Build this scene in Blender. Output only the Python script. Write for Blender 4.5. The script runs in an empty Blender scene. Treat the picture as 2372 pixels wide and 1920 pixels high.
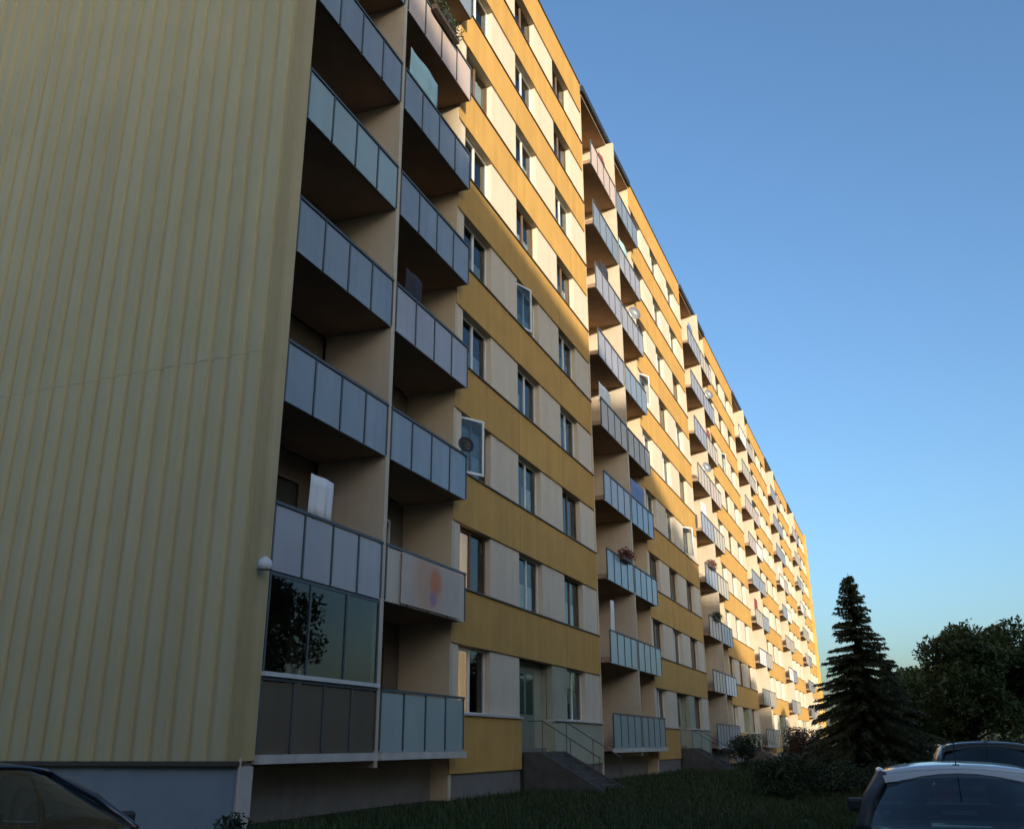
import bpy, bmesh, math, random
import numpy as np
from mathutils import Vector, Matrix

random.seed(7)
rng = np.random.default_rng(7)
scn = bpy.context.scene
C = scn.collection
R = math.radians

# ------------------------------------------------------------------ camera
EYE = 1.55
F_PX, PITCH, ROLL, YAW = 2160.36, 0.3407, -0.0058, 0.3767
fw = Vector((math.cos(YAW)*math.cos(PITCH), math.sin(YAW)*math.cos(PITCH), math.sin(PITCH)))
rt = Vector((math.sin(YAW), -math.cos(YAW), 0)); upv = rt.cross(fw)
r2 = rt*math.cos(ROLL) + upv*math.sin(ROLL); u2 = upv*math.cos(ROLL) - rt*math.sin(ROLL)
cam_d = bpy.data.cameras.new('camera'); cam = bpy.data.objects.new('camera', cam_d); C.objects.link(cam)
M3 = Matrix((r2, u2, -fw)).transposed()
cam.matrix_world = Matrix.Translation((0, 0, EYE)) @ M3.to_4x4()
cam_d.sensor_fit = 'HORIZONTAL'; cam_d.sensor_width = 36.0; cam_d.lens = 36.0*F_PX/2372.0
cam_d.clip_start = 0.1; cam_d.clip_end = 6000
scn.camera = cam

# ------------------------------------------------------------------ sky, sun, exposure
AZ = R(40)                                     # sunlight travels this far round from +X towards the facade
TE = 0.131                                     # tangent of the sun's elevation
ELEV = math.atan(TE)
world = bpy.data.worlds.new('World'); scn.world = world; world.use_nodes = True
wn = world.node_tree.nodes; wl = world.node_tree.links
bg = wn['Background']; sky = wn.new('ShaderNodeTexSky')
sky.sky_type = 'NISHITA'; sky.sun_disc = False
sky.sun_elevation = ELEV
sky.sun_rotation = math.atan2(-math.cos(AZ), -math.sin(AZ))
sky.air_density = 1.0; sky.dust_density = 2.9; sky.ozone_density = 3.2
wl.new(sky.outputs['Color'], bg.inputs['Color']); bg.inputs['Strength'].default_value = 0.15
sun_d = bpy.data.lights.new('sun', 'SUN'); sun_d.energy = 2.6; sun_d.angle = R(0.6); sun_d.color = (1.0, 0.88, 0.68)
sun = bpy.data.objects.new('sun', sun_d); C.objects.link(sun)
Ld = Vector((math.cos(AZ)*math.cos(ELEV), math.sin(AZ)*math.cos(ELEV), -math.sin(ELEV)))
sun.rotation_euler = Ld.to_track_quat('-Z', 'Y').to_euler(); sun.location = (-30, -40, 60)
scn.view_settings.view_transform = 'Standard'; scn.view_settings.look = 'None'
scn.view_settings.gamma = 1.0; scn.view_settings.use_curve_mapping = False
scn.view_settings.exposure = 1.28

# ------------------------------------------------------------------ materials
def mat(name, col, rough=0.8, var=0.12, scale=3.0, bump=0.0, bscale=60.0, spec=0.4, metal=0.0, streak=0.0, coat=0.0):
    m = bpy.data.materials.new(name); m.use_nodes = True
    nt = m.node_tree; n = nt.nodes; l = nt.links; b = n['Principled BSDF']
    b.inputs['Roughness'].default_value = rough; b.inputs['Specular IOR Level'].default_value = spec
    b.inputs['Metallic'].default_value = metal
    if coat: b.inputs['Coat Weight'].default_value = coat; b.inputs['Coat Roughness'].default_value = 0.04
    geo = n.new('ShaderNodeNewGeometry')
    nz = n.new('ShaderNodeTexNoise'); nz.inputs['Scale'].default_value = scale; nz.inputs['Detail'].default_value = 6
    l.new(geo.outputs['Position'], nz.inputs['Vector'])
    fac = nz.outputs['Fac']
    if streak:
        mp = n.new('ShaderNodeMapping'); mp.inputs['Scale'].default_value = (4.0, 4.0, 0.16)
        l.new(geo.outputs['Position'], mp.inputs['Vector'])
        n2 = n.new('ShaderNodeTexNoise'); n2.inputs['Scale'].default_value = 1.0; n2.inputs['Detail'].default_value = 5
        l.new(mp.outputs['Vector'], n2.inputs['Vector'])
        mx = n.new('ShaderNodeMix'); mx.inputs['Factor'].default_value = streak
        l.new(fac, mx.inputs[2]); l.new(n2.outputs['Fac'], mx.inputs[3]); fac = mx.outputs[0]
    oi = n.new('ShaderNodeObjectInfo')
    rmp = n.new('ShaderNodeMapRange'); rmp.inputs[1].default_value = 0.25; rmp.inputs[2].default_value = 0.75
    rmp.inputs[3].default_value = 1.0-var; rmp.inputs[4].default_value = 1.0+var
    l.new(fac, rmp.inputs[0])
    add = n.new('ShaderNodeMath'); add.operation = 'MULTIPLY_ADD'
    l.new(oi.outputs['Random'], add.inputs[0]); add.inputs[1].default_value = var*0.5; l.new(rmp.outputs[0], add.inputs[2])
    vm = n.new('ShaderNodeVectorMath'); vm.operation = 'SCALE'; vm.inputs[0].default_value = col
    l.new(add.outputs[0], vm.inputs['Scale']); l.new(vm.outputs[0], b.inputs['Base Color'])
    if bump:
        nb = n.new('ShaderNodeTexNoise'); nb.inputs['Scale'].default_value = bscale; nb.inputs['Detail'].default_value = 4
        l.new(geo.outputs['Position'], nb.inputs['Vector'])
        bp = n.new('ShaderNodeBump'); bp.inputs['Strength'].default_value = bump; bp.inputs['Distance'].default_value = 0.02
        l.new(nb.outputs['Fac'], bp.inputs['Height']); l.new(bp.outputs[0], b.inputs['Normal'])
    return m

def glass_mat(name, tint=(0.75, 0.8, 0.8), rough=0.01, refl=0.95):
    m = bpy.data.materials.new(name); m.use_nodes = True
    n = m.node_tree.nodes; l = m.node_tree.links; n.remove(n['Principled BSDF'])
    lw = n.new('ShaderNodeLayerWeight'); lw.inputs['Blend'].default_value = 0.5
    pw = n.new('ShaderNodeMath'); pw.operation = 'POWER'; l.new(lw.outputs['Facing'], pw.inputs[0]); pw.inputs[1].default_value = 5.0
    fr = n.new('ShaderNodeMath'); fr.operation = 'MULTIPLY_ADD'; l.new(pw.outputs[0], fr.inputs[0]); fr.inputs[1].default_value = refl; fr.inputs[2].default_value = 0.045
    tr = n.new('ShaderNodeBsdfTransparent'); tr.inputs['Color'].default_value = (*tint, 1)
    gl = n.new('ShaderNodeBsdfGlossy'); gl.inputs['Roughness'].default_value = rough; gl.inputs['Color'].default_value = (0.95, 0.95, 0.95, 1)
    mx = n.new('ShaderNodeMixShader')
    l.new(fr.outputs[0], mx.inputs[0]); l.new(tr.outputs[0], mx.inputs[1]); l.new(gl.outputs[0], mx.inputs[2])
    l.new(mx.outputs[0], n['Material Output'].inputs['Surface'])
    return m

MT = dict(
    ochre=mat('ochre render', (0.50, 0.285, 0.075), 0.85, 0.19, 1.2, 0.25, 90, streak=0.5),
    cream=mat('cream render', (0.58, 0.47, 0.33), 0.85, 0.08, 1.5, 0.2, 90, streak=0.5),
    white=mat('white plaster', (0.62, 0.52, 0.40), 0.85, 0.10, 2.0, 0.2, 80, streak=0.5),
    clad=mat('pale yellow green cladding sheet', (0.50, 0.44, 0.26), 0.55, 0.11, 0.8, 0.03, 40, spec=0.4, streak=0.6),
    trim=mat('ochre corner flashing', (0.43, 0.33, 0.16), 0.5, 0.12, 1.5, 0.03, 30, spec=0.4, streak=0.6),
    plinth=mat('blue grey plinth paint', (0.22, 0.265, 0.31), 0.8, 0.12, 2.0, 0.3, 60, streak=0.3),
    concrete=mat('grey concrete', (0.17, 0.155, 0.14), 0.9, 0.22, 2.5, 0.5, 50, streak=0.4),
    soffit=mat('brownish concrete soffit', (0.27, 0.18, 0.12), 0.9, 0.15, 2.0, 0.3, 50),
    slab=mat('pale slab edge', (0.48, 0.46, 0.43), 0.85, 0.15, 3.0, 0.3, 60),
    pale=mat('pale blue grey fibre panel', (0.25, 0.29, 0.33), 0.16, 0.16, 1.2, 0.02, 30, spec=0.55, streak=0.5),
    lav=mat('lavender grey panel', (0.38, 0.37, 0.40), 0.25, 0.14, 1.2, 0.02, 30, spec=0.5, streak=0.5),
    pink=mat('pinkish beige panel', (0.56, 0.44, 0.38), 0.4, 0.10, 1.2, 0.02, 30, streak=0.5),
    beige=mat('beige panel', (0.50, 0.43, 0.34), 0.4, 0.10, 1.2, 0.02, 30, streak=0.5),
    teal=mat('grey teal panel', (0.33, 0.42, 0.43), 0.3, 0.12, 1.2, 0.02, 30, spec=0.5, streak=0.5),
    brown=mat('dark brown panel', (0.105, 0.08, 0.052), 0.6, 0.15, 2.0, 0.1, 30, streak=0.5),
    rail=mat('dark steel rail', (0.06, 0.075, 0.085), 0.5, 0.15, 5.0, 0.0, spec=0.5),
    railw=mat('pale painted rail', (0.55, 0.55, 0.55), 0.5, 0.1, 5.0),
    sill=mat('dark brown metal sill', (0.07, 0.052, 0.04), 0.5, 0.15, 5.0, spec=0.4),
    fascia=mat('dark grey roof flashing', (0.028, 0.028, 0.028), 0.5, 0.15, 3.0),
    divider=mat('toned down divider plaster', (0.50, 0.425, 0.33), 0.85, 0.14, 2.0, 0.2, 80, streak=0.5),  # white plaster toned down so the loggia insides look darker
    roof=mat('bitumen roof', (0.05, 0.05, 0.05), 0.9, 0.2, 1.0),
    dark=mat('dark room backing', (0.055, 0.05, 0.045), 0.9, 0.2, 1.0),  # near black colour stands in for the darkness of the rooms
    frame=mat('white window frame', (0.70, 0.70, 0.68), 0.45, 0.06, 4.0),
    brframe=mat('brown window frame', (0.16, 0.10, 0.06), 0.5, 0.1, 4.0),
    curt=mat('sheer white curtain', (0.62, 0.62, 0.60), 0.9, 0.10, 3.0),
    curtg=mat('grey green blind', (0.30, 0.34, 0.27), 0.9, 0.10, 3.0),
    curtb=mat('pale blue blind', (0.36, 0.44, 0.52), 0.9, 0.10, 3.0),
    curtw=mat('glowing tan curtain', (0.80, 0.54, 0.30), 0.9, 0.12, 3.0),
    step=mat('dark worn steps', (0.075, 0.07, 0.065), 0.9, 0.25, 4.0, 0.5, 60),
    door=mat('grey green entrance door', (0.17, 0.18, 0.13), 0.6, 0.12, 2.0),
    asphalt=mat('asphalt', (0.05, 0.05, 0.05), 0.9, 0.25, 1.2, 0.6, 140),
    kerb=mat('concrete kerb', (0.30, 0.29, 0.27), 0.9, 0.2, 4.0, 0.4, 60),
    soil=mat('grass soil', (0.022, 0.032, 0.012), 0.95, 0.35, 0.9, 0.6, 30),
    bark=mat('bark', (0.055, 0.04, 0.03), 0.95, 0.25, 8.0, 0.8, 40),
    steel=mat('galvanised steel', (0.40, 0.40, 0.40), 0.4, 0.1, 5.0, metal=0.7),
    black=mat('black plastic', (0.02, 0.02, 0.02), 0.5, 0.1, 5.0),
    rubber=mat('tyre rubber', (0.02, 0.02, 0.02), 0.85, 0.1, 9.0),
    silver=mat('silver white car paint', (0.62, 0.63, 0.65), 0.35, 0.03, 2.0, metal=0.15, coat=1.0),
    navy=mat('dark blue car paint', (0.012, 0.016, 0.03), 0.35, 0.05, 2.0, coat=1.0),
    charcoal=mat('charcoal car paint', (0.02, 0.021, 0.024), 0.35, 0.05, 2.0, coat=1.0),
    red=mat('red lamp plastic', (0.35, 0.015, 0.01), 0.2, 0.05, 5.0),
    lampw=mat('clear lamp plastic', (0.6, 0.6, 0.6), 0.15, 0.05, 5.0),
    seat=mat('dark seat fabric', (0.03, 0.03, 0.034), 0.9, 0.1, 9.0),
    terracotta=mat('terracotta', (0.28, 0.11, 0.06), 0.8, 0.12, 6.0),
    cloth_w=mat('white laundry cloth', (0.70, 0.70, 0.70), 0.9, 0.06, 4.0),
    cloth_t=mat('pale teal cloth', (0.36, 0.55, 0.58), 0.9, 0.08, 4.0),
    cloth_d=mat('dark cloth', (0.03, 0.03, 0.04), 0.9, 0.1, 4.0),
    cloth_b=mat('blue cloth', (0.14, 0.22, 0.42), 0.9, 0.1, 4.0),
    cloth_r=mat('dark red cloth', (0.22, 0.05, 0.05), 0.9, 0.1, 4.0),
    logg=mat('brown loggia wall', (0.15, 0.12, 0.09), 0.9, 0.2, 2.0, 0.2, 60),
    neigh=mat('grey neighbour render', (0.42, 0.40, 0.35), 0.9, 0.12, 1.0),
    wgrey=mat('pale greenish render', (0.33, 0.33, 0.24), 0.85, 0.12, 1.5, 0.2, 80),
)
for nm in ('pale', 'lav', 'teal'):              # these panels let a little light through
    MT[nm].node_tree.nodes['Principled BSDF'].inputs['Alpha'].default_value = 0.86
GL = glass_mat('window glass', refl=0.5); GLC = glass_mat('car glass', (0.30, 0.34, 0.34))
def leaf_mat(name, c1, c2, rough=0.6, trans=0.15):
    m = mat(name, c1, rough, 0.3, 2.0); n = m.node_tree.nodes; l = m.node_tree.links; b = n['Principled BSDF']
    at = n.new('ShaderNodeAttribute'); at.attribute_name = 'tone'
    mx = n.new('ShaderNodeMix'); mx.data_type = 'RGBA'; mx.inputs[6].default_value = (*c1, 1); mx.inputs[7].default_value = (*c2, 1)
    l.new(at.outputs['Fac'], mx.inputs[0]); l.new(mx.outputs[2], b.inputs['Base Color'])
    if trans:
        b.inputs['Transmission Weight'].default_value = 0.0
        tl = n.new('ShaderNodeBsdfTranslucent'); l.new(mx.outputs[2], tl.inputs['Color'])
        ms = n.new('ShaderNodeMixShader'); ms.inputs[0].default_value = trans
        l.new(b.outputs[0], ms.inputs[1]); l.new(tl.outputs[0], ms.inputs[2]); l.new(ms.outputs[0], n['Material Output'].inputs['Surface'])
    return m
MT['needle'] = leaf_mat('spruce needles', (0.045, 0.065, 0.030), (0.115, 0.115, 0.050))
MT['leaf'] = leaf_mat('tree leaves', (0.040, 0.068, 0.018), (0.11, 0.14, 0.04))
MT['leafd'] = leaf_mat('shrub leaves', (0.015, 0.028, 0.012), (0.045, 0.065, 0.025))
MT['redleaf'] = leaf_mat('reddish shrub leaves', (0.05, 0.022, 0.014), (0.12, 0.05, 0.025))
MT['flower'] = leaf_mat('geranium', (0.03, 0.05, 0.02), (0.25, 0.02, 0.03))
MT['blade'] = leaf_mat('grass blades', (0.022, 0.038, 0.010), (0.050, 0.070, 0.018), trans=0.1)
# poster cloth on one balcony: orange and violet blots on beige
pm = mat('printed cloth', (0.48, 0.42, 0.36), 0.8, 0.08, 3.0)
def _poster(m):
    n = m.node_tree.nodes; l = m.node_tree.links; b = n['Principled BSDF']
    tc = n.new('ShaderNodeTexCoord')
    src = b.inputs['Base Color'].links[0].from_socket
    prev = src
    for (cx, cz, rad, col) in ((-0.2, 0.05, 0.85, (0.52, 0.33, 0.23, 1)), (0.15, 0.10, 0.34, (0.58, 0.19, 0.08, 1)), (0.05, -0.24, 0.2, (0.33, 0.20, 0.32, 1))):
        sub = n.new('ShaderNodeVectorMath'); sub.operation = 'SUBTRACT'; sub.inputs[1].default_value = (cx, 0, cz)
        l.new(tc.outputs['Object'], sub.inputs[0])
        ln = n.new('ShaderNodeVectorMath'); ln.operation = 'LENGTH'; l.new(sub.outputs[0], ln.inputs[0])
        mr = n.new('ShaderNodeMapRange'); mr.inputs[1].default_value = rad*0.55; mr.inputs[2].default_value = rad; mr.inputs[3].default_value = 0.8; mr.inputs[4].default_value = 0.0
        l.new(ln.outputs['Value'], mr.inputs[0])
        mx = n.new('ShaderNodeMix'); mx.data_type = 'RGBA'; l.new(mr.outputs[0], mx.inputs[0]); l.new(prev, mx.inputs[6]); mx.inputs[7].default_value = col
        prev = mx.outputs[2]
    l.new(prev, b.inputs['Base Color'])
_poster(pm); MT['poster'] = pm
_b = MT['curtw'].node_tree.nodes['Principled BSDF']      # warm glow set into these two curtains; no lamp stands behind
_b.inputs['Emission Color'].default_value = (1.0, 0.62, 0.34, 1); _b.inputs['Emission Strength'].default_value = 0.16

# ------------------------------------------------------------------ mesh helpers
def mesh_from(verts, faces, name='mesh'):
    me = bpy.data.meshes.new(name); me.from_pydata(verts, [], faces); me.update(); return me
class MB:
    def __init__(s): s.v = []; s.f = []
    def box(s, x0, x1, y0, y1, z0, z1):
        b = len(s.v)
        s.v += [(x0,y0,z0),(x1,y0,z0),(x1,y1,z0),(x0,y1,z0),(x0,y0,z1),(x1,y0,z1),(x1,y1,z1),(x0,y1,z1)]
        s.f += [tuple(b+i for i in q) for q in ((0,3,2,1),(4,5,6,7),(0,1,5,4),(1,2,6,5),(2,3,7,6),(3,0,4,7))]
        return s
    def tube(s, pts, rad, n=6):
        pts = [Vector(p) for p in pts]; rs = rad if isinstance(rad, (list, tuple)) else [rad]*len(pts)
        rings = []
        for i, p in enumerate(pts):
            t = (pts[min(i+1, len(pts)-1)] - pts[max(i-1, 0)]).normalized()
            a = t.cross(Vector((0, 0, 1)));  a = a if a.length > 1e-3 else t.cross(Vector((1, 0, 0)))
            a.normalize(); c = t.cross(a); b = len(s.v)
            for k in range(n):
                th = 2*math.pi*k/n; s.v.append(tuple(p + (a*math.cos(th) + c*math.sin(th))*rs[i]))
            rings.append(b)
        for i in range(len(rings)-1):
            for k in range(n): s.f.append((rings[i]+k, rings[i]+(k+1) % n, rings[i+1]+(k+1) % n, rings[i+1]+k))
        s.f.append(tuple(rings[0]+k for k in reversed(range(n)))); s.f.append(tuple(rings[-1]+k for k in range(n)))
        return s
    def lathe(s, prof, n=16, c=(0, 0, 0)):
        b = len(s.v)
        for (r, z) in prof:
            for k in range(n):
                th = 2*math.pi*k/n; s.v.append((c[0]+r*math.cos(th), c[1]+r*math.sin(th), c[2]+z))
        for i in range(len(prof)-1):
            for k in range(n): s.f.append((b+i*n+k, b+i*n+(k+1) % n, b+(i+1)*n+(k+1) % n, b+(i+1)*n+k))
        return s
    def mesh(s, name='mesh'): return mesh_from(s.v, s.f, name)
def obj(name, me, m=None, parent=None, loc=(0, 0, 0), rz=0, bevel=0.0, smooth=False):
    if isinstance(me, MB): me = me.mesh(name)
    if m is not None and len(me.materials) == 0: me.materials.append(MT[m] if isinstance(m, str) else m)
    o = bpy.data.objects.new(name, me); C.objects.link(o); o.location = loc; o.rotation_euler.z = rz
    if parent is not None: o.parent = parent
    if bevel:
        bv = o.modifiers.new('bevel', 'BEVEL'); bv.width = bevel; bv.segments = 2; bv.limit_method = 'ANGLE'
    if smooth:
        me.polygons.foreach_set('use_smooth', [True]*len(me.polygons))
    return o
def inst(name, me, m, parent, loc=(0, 0, 0)):
    """an object sharing mesh data, material linked to the object"""
    if len(me.materials) == 0: me.materials.append(None)
    o = bpy.data.objects.new(name, me); C.objects.link(o); o.location = loc; o.parent = parent
    o.material_slots[0].link = 'OBJECT'; o.material_slots[0].material = MT[m] if isinstance(m, str) else m
    return o
_bc = {}
def boxmesh(sx, sy, sz):
    k = (round(sx, 4), round(sy, 4), round(sz, 4))
    if k not in _bc: _bc[k] = MB().box(0, k[0], 0, k[1], 0, k[2]).mesh('piece')
    return _bc[k]
def bpart(name, m, parent, x0, x1, y0, y1, z0, z1): return inst(name, boxmesh(x1-x0, y1-y0, z1-z0), m, parent, (x0, y0, z0))
def thing(name, label, cat, loc=(0, 0, 0), rz=0, group=None):
    o = bpy.data.objects.new(name, None); C.objects.link(o); o.location = loc; o.rotation_euler.z = rz
    o.empty_display_size = 0.2
    return tag(o, label, cat, group)
def tag(o, label=None, cat=None, group=None, kind=None):
    for k, v in (('label', label), ('category', cat), ('group', group), ('kind', kind)):
        if v: o[k] = v
    return o
def sstep(a, b, x):
    t = np.clip((np.asarray(x, float)-a)/(b-a), 0, 1); return t*t*(3-2*t)

# ------------------------------------------------------------------ ground
def gz(x, y):
    return 0.45*sstep(3.2, 7.5, y)*sstep(8.8, 11.2, x) + 0.05*np.sin(np.asarray(x)*0.21+1)*np.sin(np.asarray(y)*0.35)*sstep(16, 22, x)
def grid_mesh(xs, ys, f, name):
    X, Y = np.meshgrid(xs, ys, indexing='ij'); Z = f(X, Y)
    v = np.stack([X, Y, Z], -1).reshape(-1, 3); nx, ny = len(xs), len(ys)
    idx = np.arange(nx*ny).reshape(nx, ny)
    fc = np.stack([idx[:-1, :-1], idx[1:, :-1], idx[1:, 1:], idx[:-1, 1:]], -1).reshape(-1, 4)
    return mesh_from(v.tolist(), fc.tolist(), name)
xs = np.concatenate([[-3000, -800, -250, -100, -50], np.arange(-20, 70, 1.2), [75, 90, 110, 140, 200, 400, 1000, 3000]])
ys = np.concatenate([[-3000, -800, -250, -100, -50, -30], np.arange(-20, 14, 0.8), [20, 30, 60, 150, 400, 1000, 3000]])
tag(obj('ground', grid_mesh(xs, ys, lambda x, y: gz(x, y)-0.02*(1-sstep(14, 17, x)), 'ground'), 'soil', smooth=True), kind='structure')
def flat(name, m, x0, x1, y0, y1, z):
    return tag(obj(name, mesh_from([(x0,y0,z),(x1,y0,z),(x1,y1,z),(x0,y1,z)], [(0,1,2,3)], name), m), kind='structure')
flat('parking_lot', 'asphalt', -19, 14, -40, 3.0, 0.004)
flat('parking_bay', 'asphalt', -19, 8.6, 3.0, 12.0, 0.004)
kb = MB(); kb.box(14, 14.14, -40, 3.14, -0.05, 0.12); kb.box(8.74, 14, 3.0, 3.14, -0.05, 0.12); kb.box(8.6, 8.74, 3.0, 12.0, -0.05, 0.12)
tag(obj('kerb', kb, 'kerb', bevel=0.015), kind='structure')

# grass: one mass of blades
def grass():
    n = 150000
    u = rng.random(n); x = 9.5*np.exp(u*np.log(75/9.5)); y = -7 + rng.random(n)*16.0
    keep = ~((x < 14.3) & (y < 3.3)) & (y < 8.9+0*x)
    x, y = x[keep], y[keep]; n = len(x); z = gz(x, y)-0.02
    h = (0.05 + 0.09*rng.random(n)**2)*(1+x/60); w = (0.005+0.006*rng.random(n))*(1+x/16)
    a = rng.random(n)*2*np.pi; lean = 0.6*h*rng.random(n); la = rng.random(n)*2*np.pi
    v = np.zeros((n, 3, 3)); dx, dy = np.cos(a)*w, np.sin(a)*w
    v[:, 0] = np.stack([x-dx, y-dy, z], -1); v[:, 1] = np.stack([x+dx, y+dy, z], -1)
    v[:, 2] = np.stack([x+np.cos(la)*lean, y+np.sin(la)*lean, z+h], -1)
    me = tris_mesh(v, rng.random(n), 'grass')
    tag(obj('grass', me, 'blade'), label='dark mown grass between the parking lot and the apartment block', cat='grass', kind='stuff')
def tris_mesh(v, tone, name):
    n, k = v.shape[:2]; me = bpy.data.meshes.new(name)
    me.vertices.add(n*k); me.vertices.foreach_set('co', v.reshape(-1))
    me.loops.add(n*k); me.loops.foreach_set('vertex_index', np.arange(n*k, dtype=np.int32))
    me.polygons.add(n); me.polygons.foreach_set('loop_start', np.arange(0, n*k, k, dtype=np.int32))
    me.update(); me.validate()
    at = me.attributes.new('tone', 'FLOAT', 'FACE'); at.data.foreach_set('value', np.asarray(tone, np.float32))
    return me
grass()

# ------------------------------------------------------------------ the apartment block
D, DB, BACK = 8.823, 9.13, 10.38        # railing plane, band plane, loggia back wall
SG = 11.709                             # gable face
MOD, BAY, ROOM = 19.30, 3.85, 3.867
NSEC, NFL = 6, 9
ZS0 = EYE - 0.208                       # underside of the lowest balcony slab
def zs(k): return ZS0 + 2.8*k
BB, BT = -0.40, 0.852
ZR = EYE + 26.05
XE = SG + NSEC*MOD + 0.2                # far gable
GB = 0.2                                # base below the turf
block = thing('apartment_block', 'long nine storey panel apartment block with ochre bands and loggias', 'apartment building', (SG, D, 0))
block.location = (0, 0, 0)
P = block
# body behind the rooms and the roof
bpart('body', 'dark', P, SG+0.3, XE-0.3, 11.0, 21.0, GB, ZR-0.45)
rf = bpart('roof', 'roof', P, SG+0.3, XE-0.3, D+0.32, 21.25, ZR-0.44, ZR-0.30)
bpart('rear_wall', 'cream', P, SG+0.3, XE-0.3, 21.003, 21.25, GB, ZR-0.45)
bpart('end_wall', 'ochre', P, XE-0.297, XE, D, 21.3, GB, ZR)
bpart('gable_wall', 'concrete', P, SG+0.06, SG+0.297, D+0.03, 21.3, GB, ZR-0.02)
# gable cladding: ribbed strips in five tiers
tiers = [1.36, 7.75, 13.85, 19.95, 24.6, ZR]
pitch_c = 0.355; y0c = 8.995
def strip_mesh(h):
    w = pitch_c; d = 0.06
    prof = [(0.0, 0.0), (0.105, 0.0), (0.120, -d), (w-0.019, -d), (w-0.004, 0.0)]
    prof2 = [(0.0, 0.012), (w-0.004, 0.012)]
    v = []; f = []
    ring = prof + prof2[::-1]
    for z in (0, h): v += [(px, y, z) for (y, px) in ring]
    k = len(ring)
    for i in range(k): f.append((i, (i+1) % k, k+(i+1) % k, k+i))
    f.append(tuple(range(k-1, -1, -1))); f.append(tuple(range(k, 2*k)))
    return mesh_from(v, f, 'strip')
for i in range(len(tiers)-1):
    me = strip_mesh(tiers[i+1]-tiers[i]-0.005)
    for j in range(34):
        inst('cladding_strip', me, 'clad', P, (SG+0.045 - (0.003 if i % 2 else 0), y0c + j*pitch_c, tiers[i]))
bpart('corner_flashing', 'trim', P, SG-0.012, SG+0.055, D-0.03, y0c-0.006, 1.36, ZR)
bpart('corner_post', 'trim', P, SG+0.058, SG+0.294, D-0.03, D+0.026, 1.36, ZR)
bpart('base_drip', 'sill', P, SG-0.05, SG+0.055, D-0.03, 21.3, 1.295, 1.355)
gp = bpart('gable_plinth', 'plinth', P, SG+0.04, SG+0.30, D+0.06, 21.25, GB, 1.29)
bpart('plinth_strip', 'slab', P, SG+0.02, SG+0.30, D-0.02, D+0.055, GB, 1.29)
obj('conductor', MB().tube([(SG-0.02, D-0.02, 0.3), (SG-0.02, D-0.02, 1.4)], 0.02, 8), 'pink', P)
lampb = obj('wall_lamp', MB().box(SG-0.02, SG+0.05, D-0.16, D-0.03, 4.17, 4.25), 'steel', P)
obj('lamp_shade', MB().lathe([(0.02, 0.12), (0.10, 0.06), (0.12, -0.08), (0.0, -0.1)], 12, (SG-0.03, D-0.17, 4.15)), 'lampw', lampb, smooth=True)
# conductor bracket points downwards only: nothing else on the gable

RAILM = {}
def rail_meshes(w):
    if w not in RAILM:
        n = 4; pw = w/n
        fr = MB(); fr.box(-0.01, w+0.01, -0.045, 0.0, 1.05, 1.10)
        for i in range(n+1):
            x = min(max(i*pw, 0.02), w-0.02); fr.box(x-0.02, x+0.02, -0.035, 0.01, 0.03, 1.049)
        fr.box(0, w, -0.005, 0.022, 0.06, 0.085)
        pan = MB().box(0.028, pw-0.028, -0.018, -0.008, 0.0, 1.03)
        simp = MB().box(0.02, w-0.02, -0.018, -0.008, 0.0, 1.03)
        RAILM[w] = (fr.mesh('rail'), pan.mesh('panel'), simp.mesh('panel'), pw)
    return RAILM[w]
STY = {  # (section, floor, bay): panel material
    (0,0,0): 'brown', (0,0,1): 'teal', (0,1,1): 'beige', (0,1,0): 'lav', (0,6,1): 'pink', (0,3,1): 'lav', (0,4,0): 'teal', (0,6,0): 'teal',
    (1,0,0): 'teal', (1,0,1): 'teal', (1,1,0): 'teal', (1,1,1): 'teal', (1,2,0): 'pale', (1,2,1): 'pale', (1,3,0): 'lav', (1,3,1): 'pale', (1,4,0): 'beige', (1,5,0): 'lav', (1,6,0): 'lav', (1,7,0): 'pale', (1,8,0): 'pink'}
def window_set(w, h):
    fr = MB(); t = 0.045
    fr.box(0, w, 0, 0.06, 0, t); fr.box(0, w, 0, 0.06, h-t, h); fr.box(0, t, 0, 0.06, t, h-t); fr.box(w-t, w, 0, 0.06, t, h-t)
    m = w*0.5; fr.box(m-0.035, m+0.035, -0.003, 0.06, t, h-t)
    p = MB().box(t, m-0.035, 0.026, 0.032, t, h-t)
    return fr.mesh('frame'), p.mesh('pane'), m-0.035-t
def curtain_mesh(w, h):
    v = []; f = []; n = 24
    for i in range(n+1):
        x = w*i/n; y = 0.03*math.sin(i*1.9)+0.012*math.sin(i*4.1); v += [(x, y, 0), (x, y*0.6, h)]
    for i in range(n): f.append((2*i, 2*i+2, 2*i+3, 2*i+1))
    return mesh_from(v, f, 'curtain')
WW = 1.85
ZB, ZT = BT+0.035, 2.8+BB                      # opening between two bands
_h = ZT-ZB-0.06; _w = WW*0.5-0.05
WSA = MB().box(0, _w, 0, 0.04, 0, 0.06).box(0, _w, 0, 0.04, _h-0.06, _h).box(0, 0.06, 0, 0.04, 0.06, _h-0.06).box(_w-0.06, _w, 0, 0.04, 0.06, _h-0.06).mesh('sash')
WSP = MB().box(0.06, _w-0.06, 0.017, 0.023, 0.06, _h-0.06).mesh('sashpane')
WFR, WPN, WPW = window_set(WW, ZT-ZB-0.02)
CURT = [curtain_mesh(w, h) for (w, h) in ((0.75, 1.3), (1.65, 1.3), (1.68, 0.72), (0.8, 0.8), (1.0, 1.36))]
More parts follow.
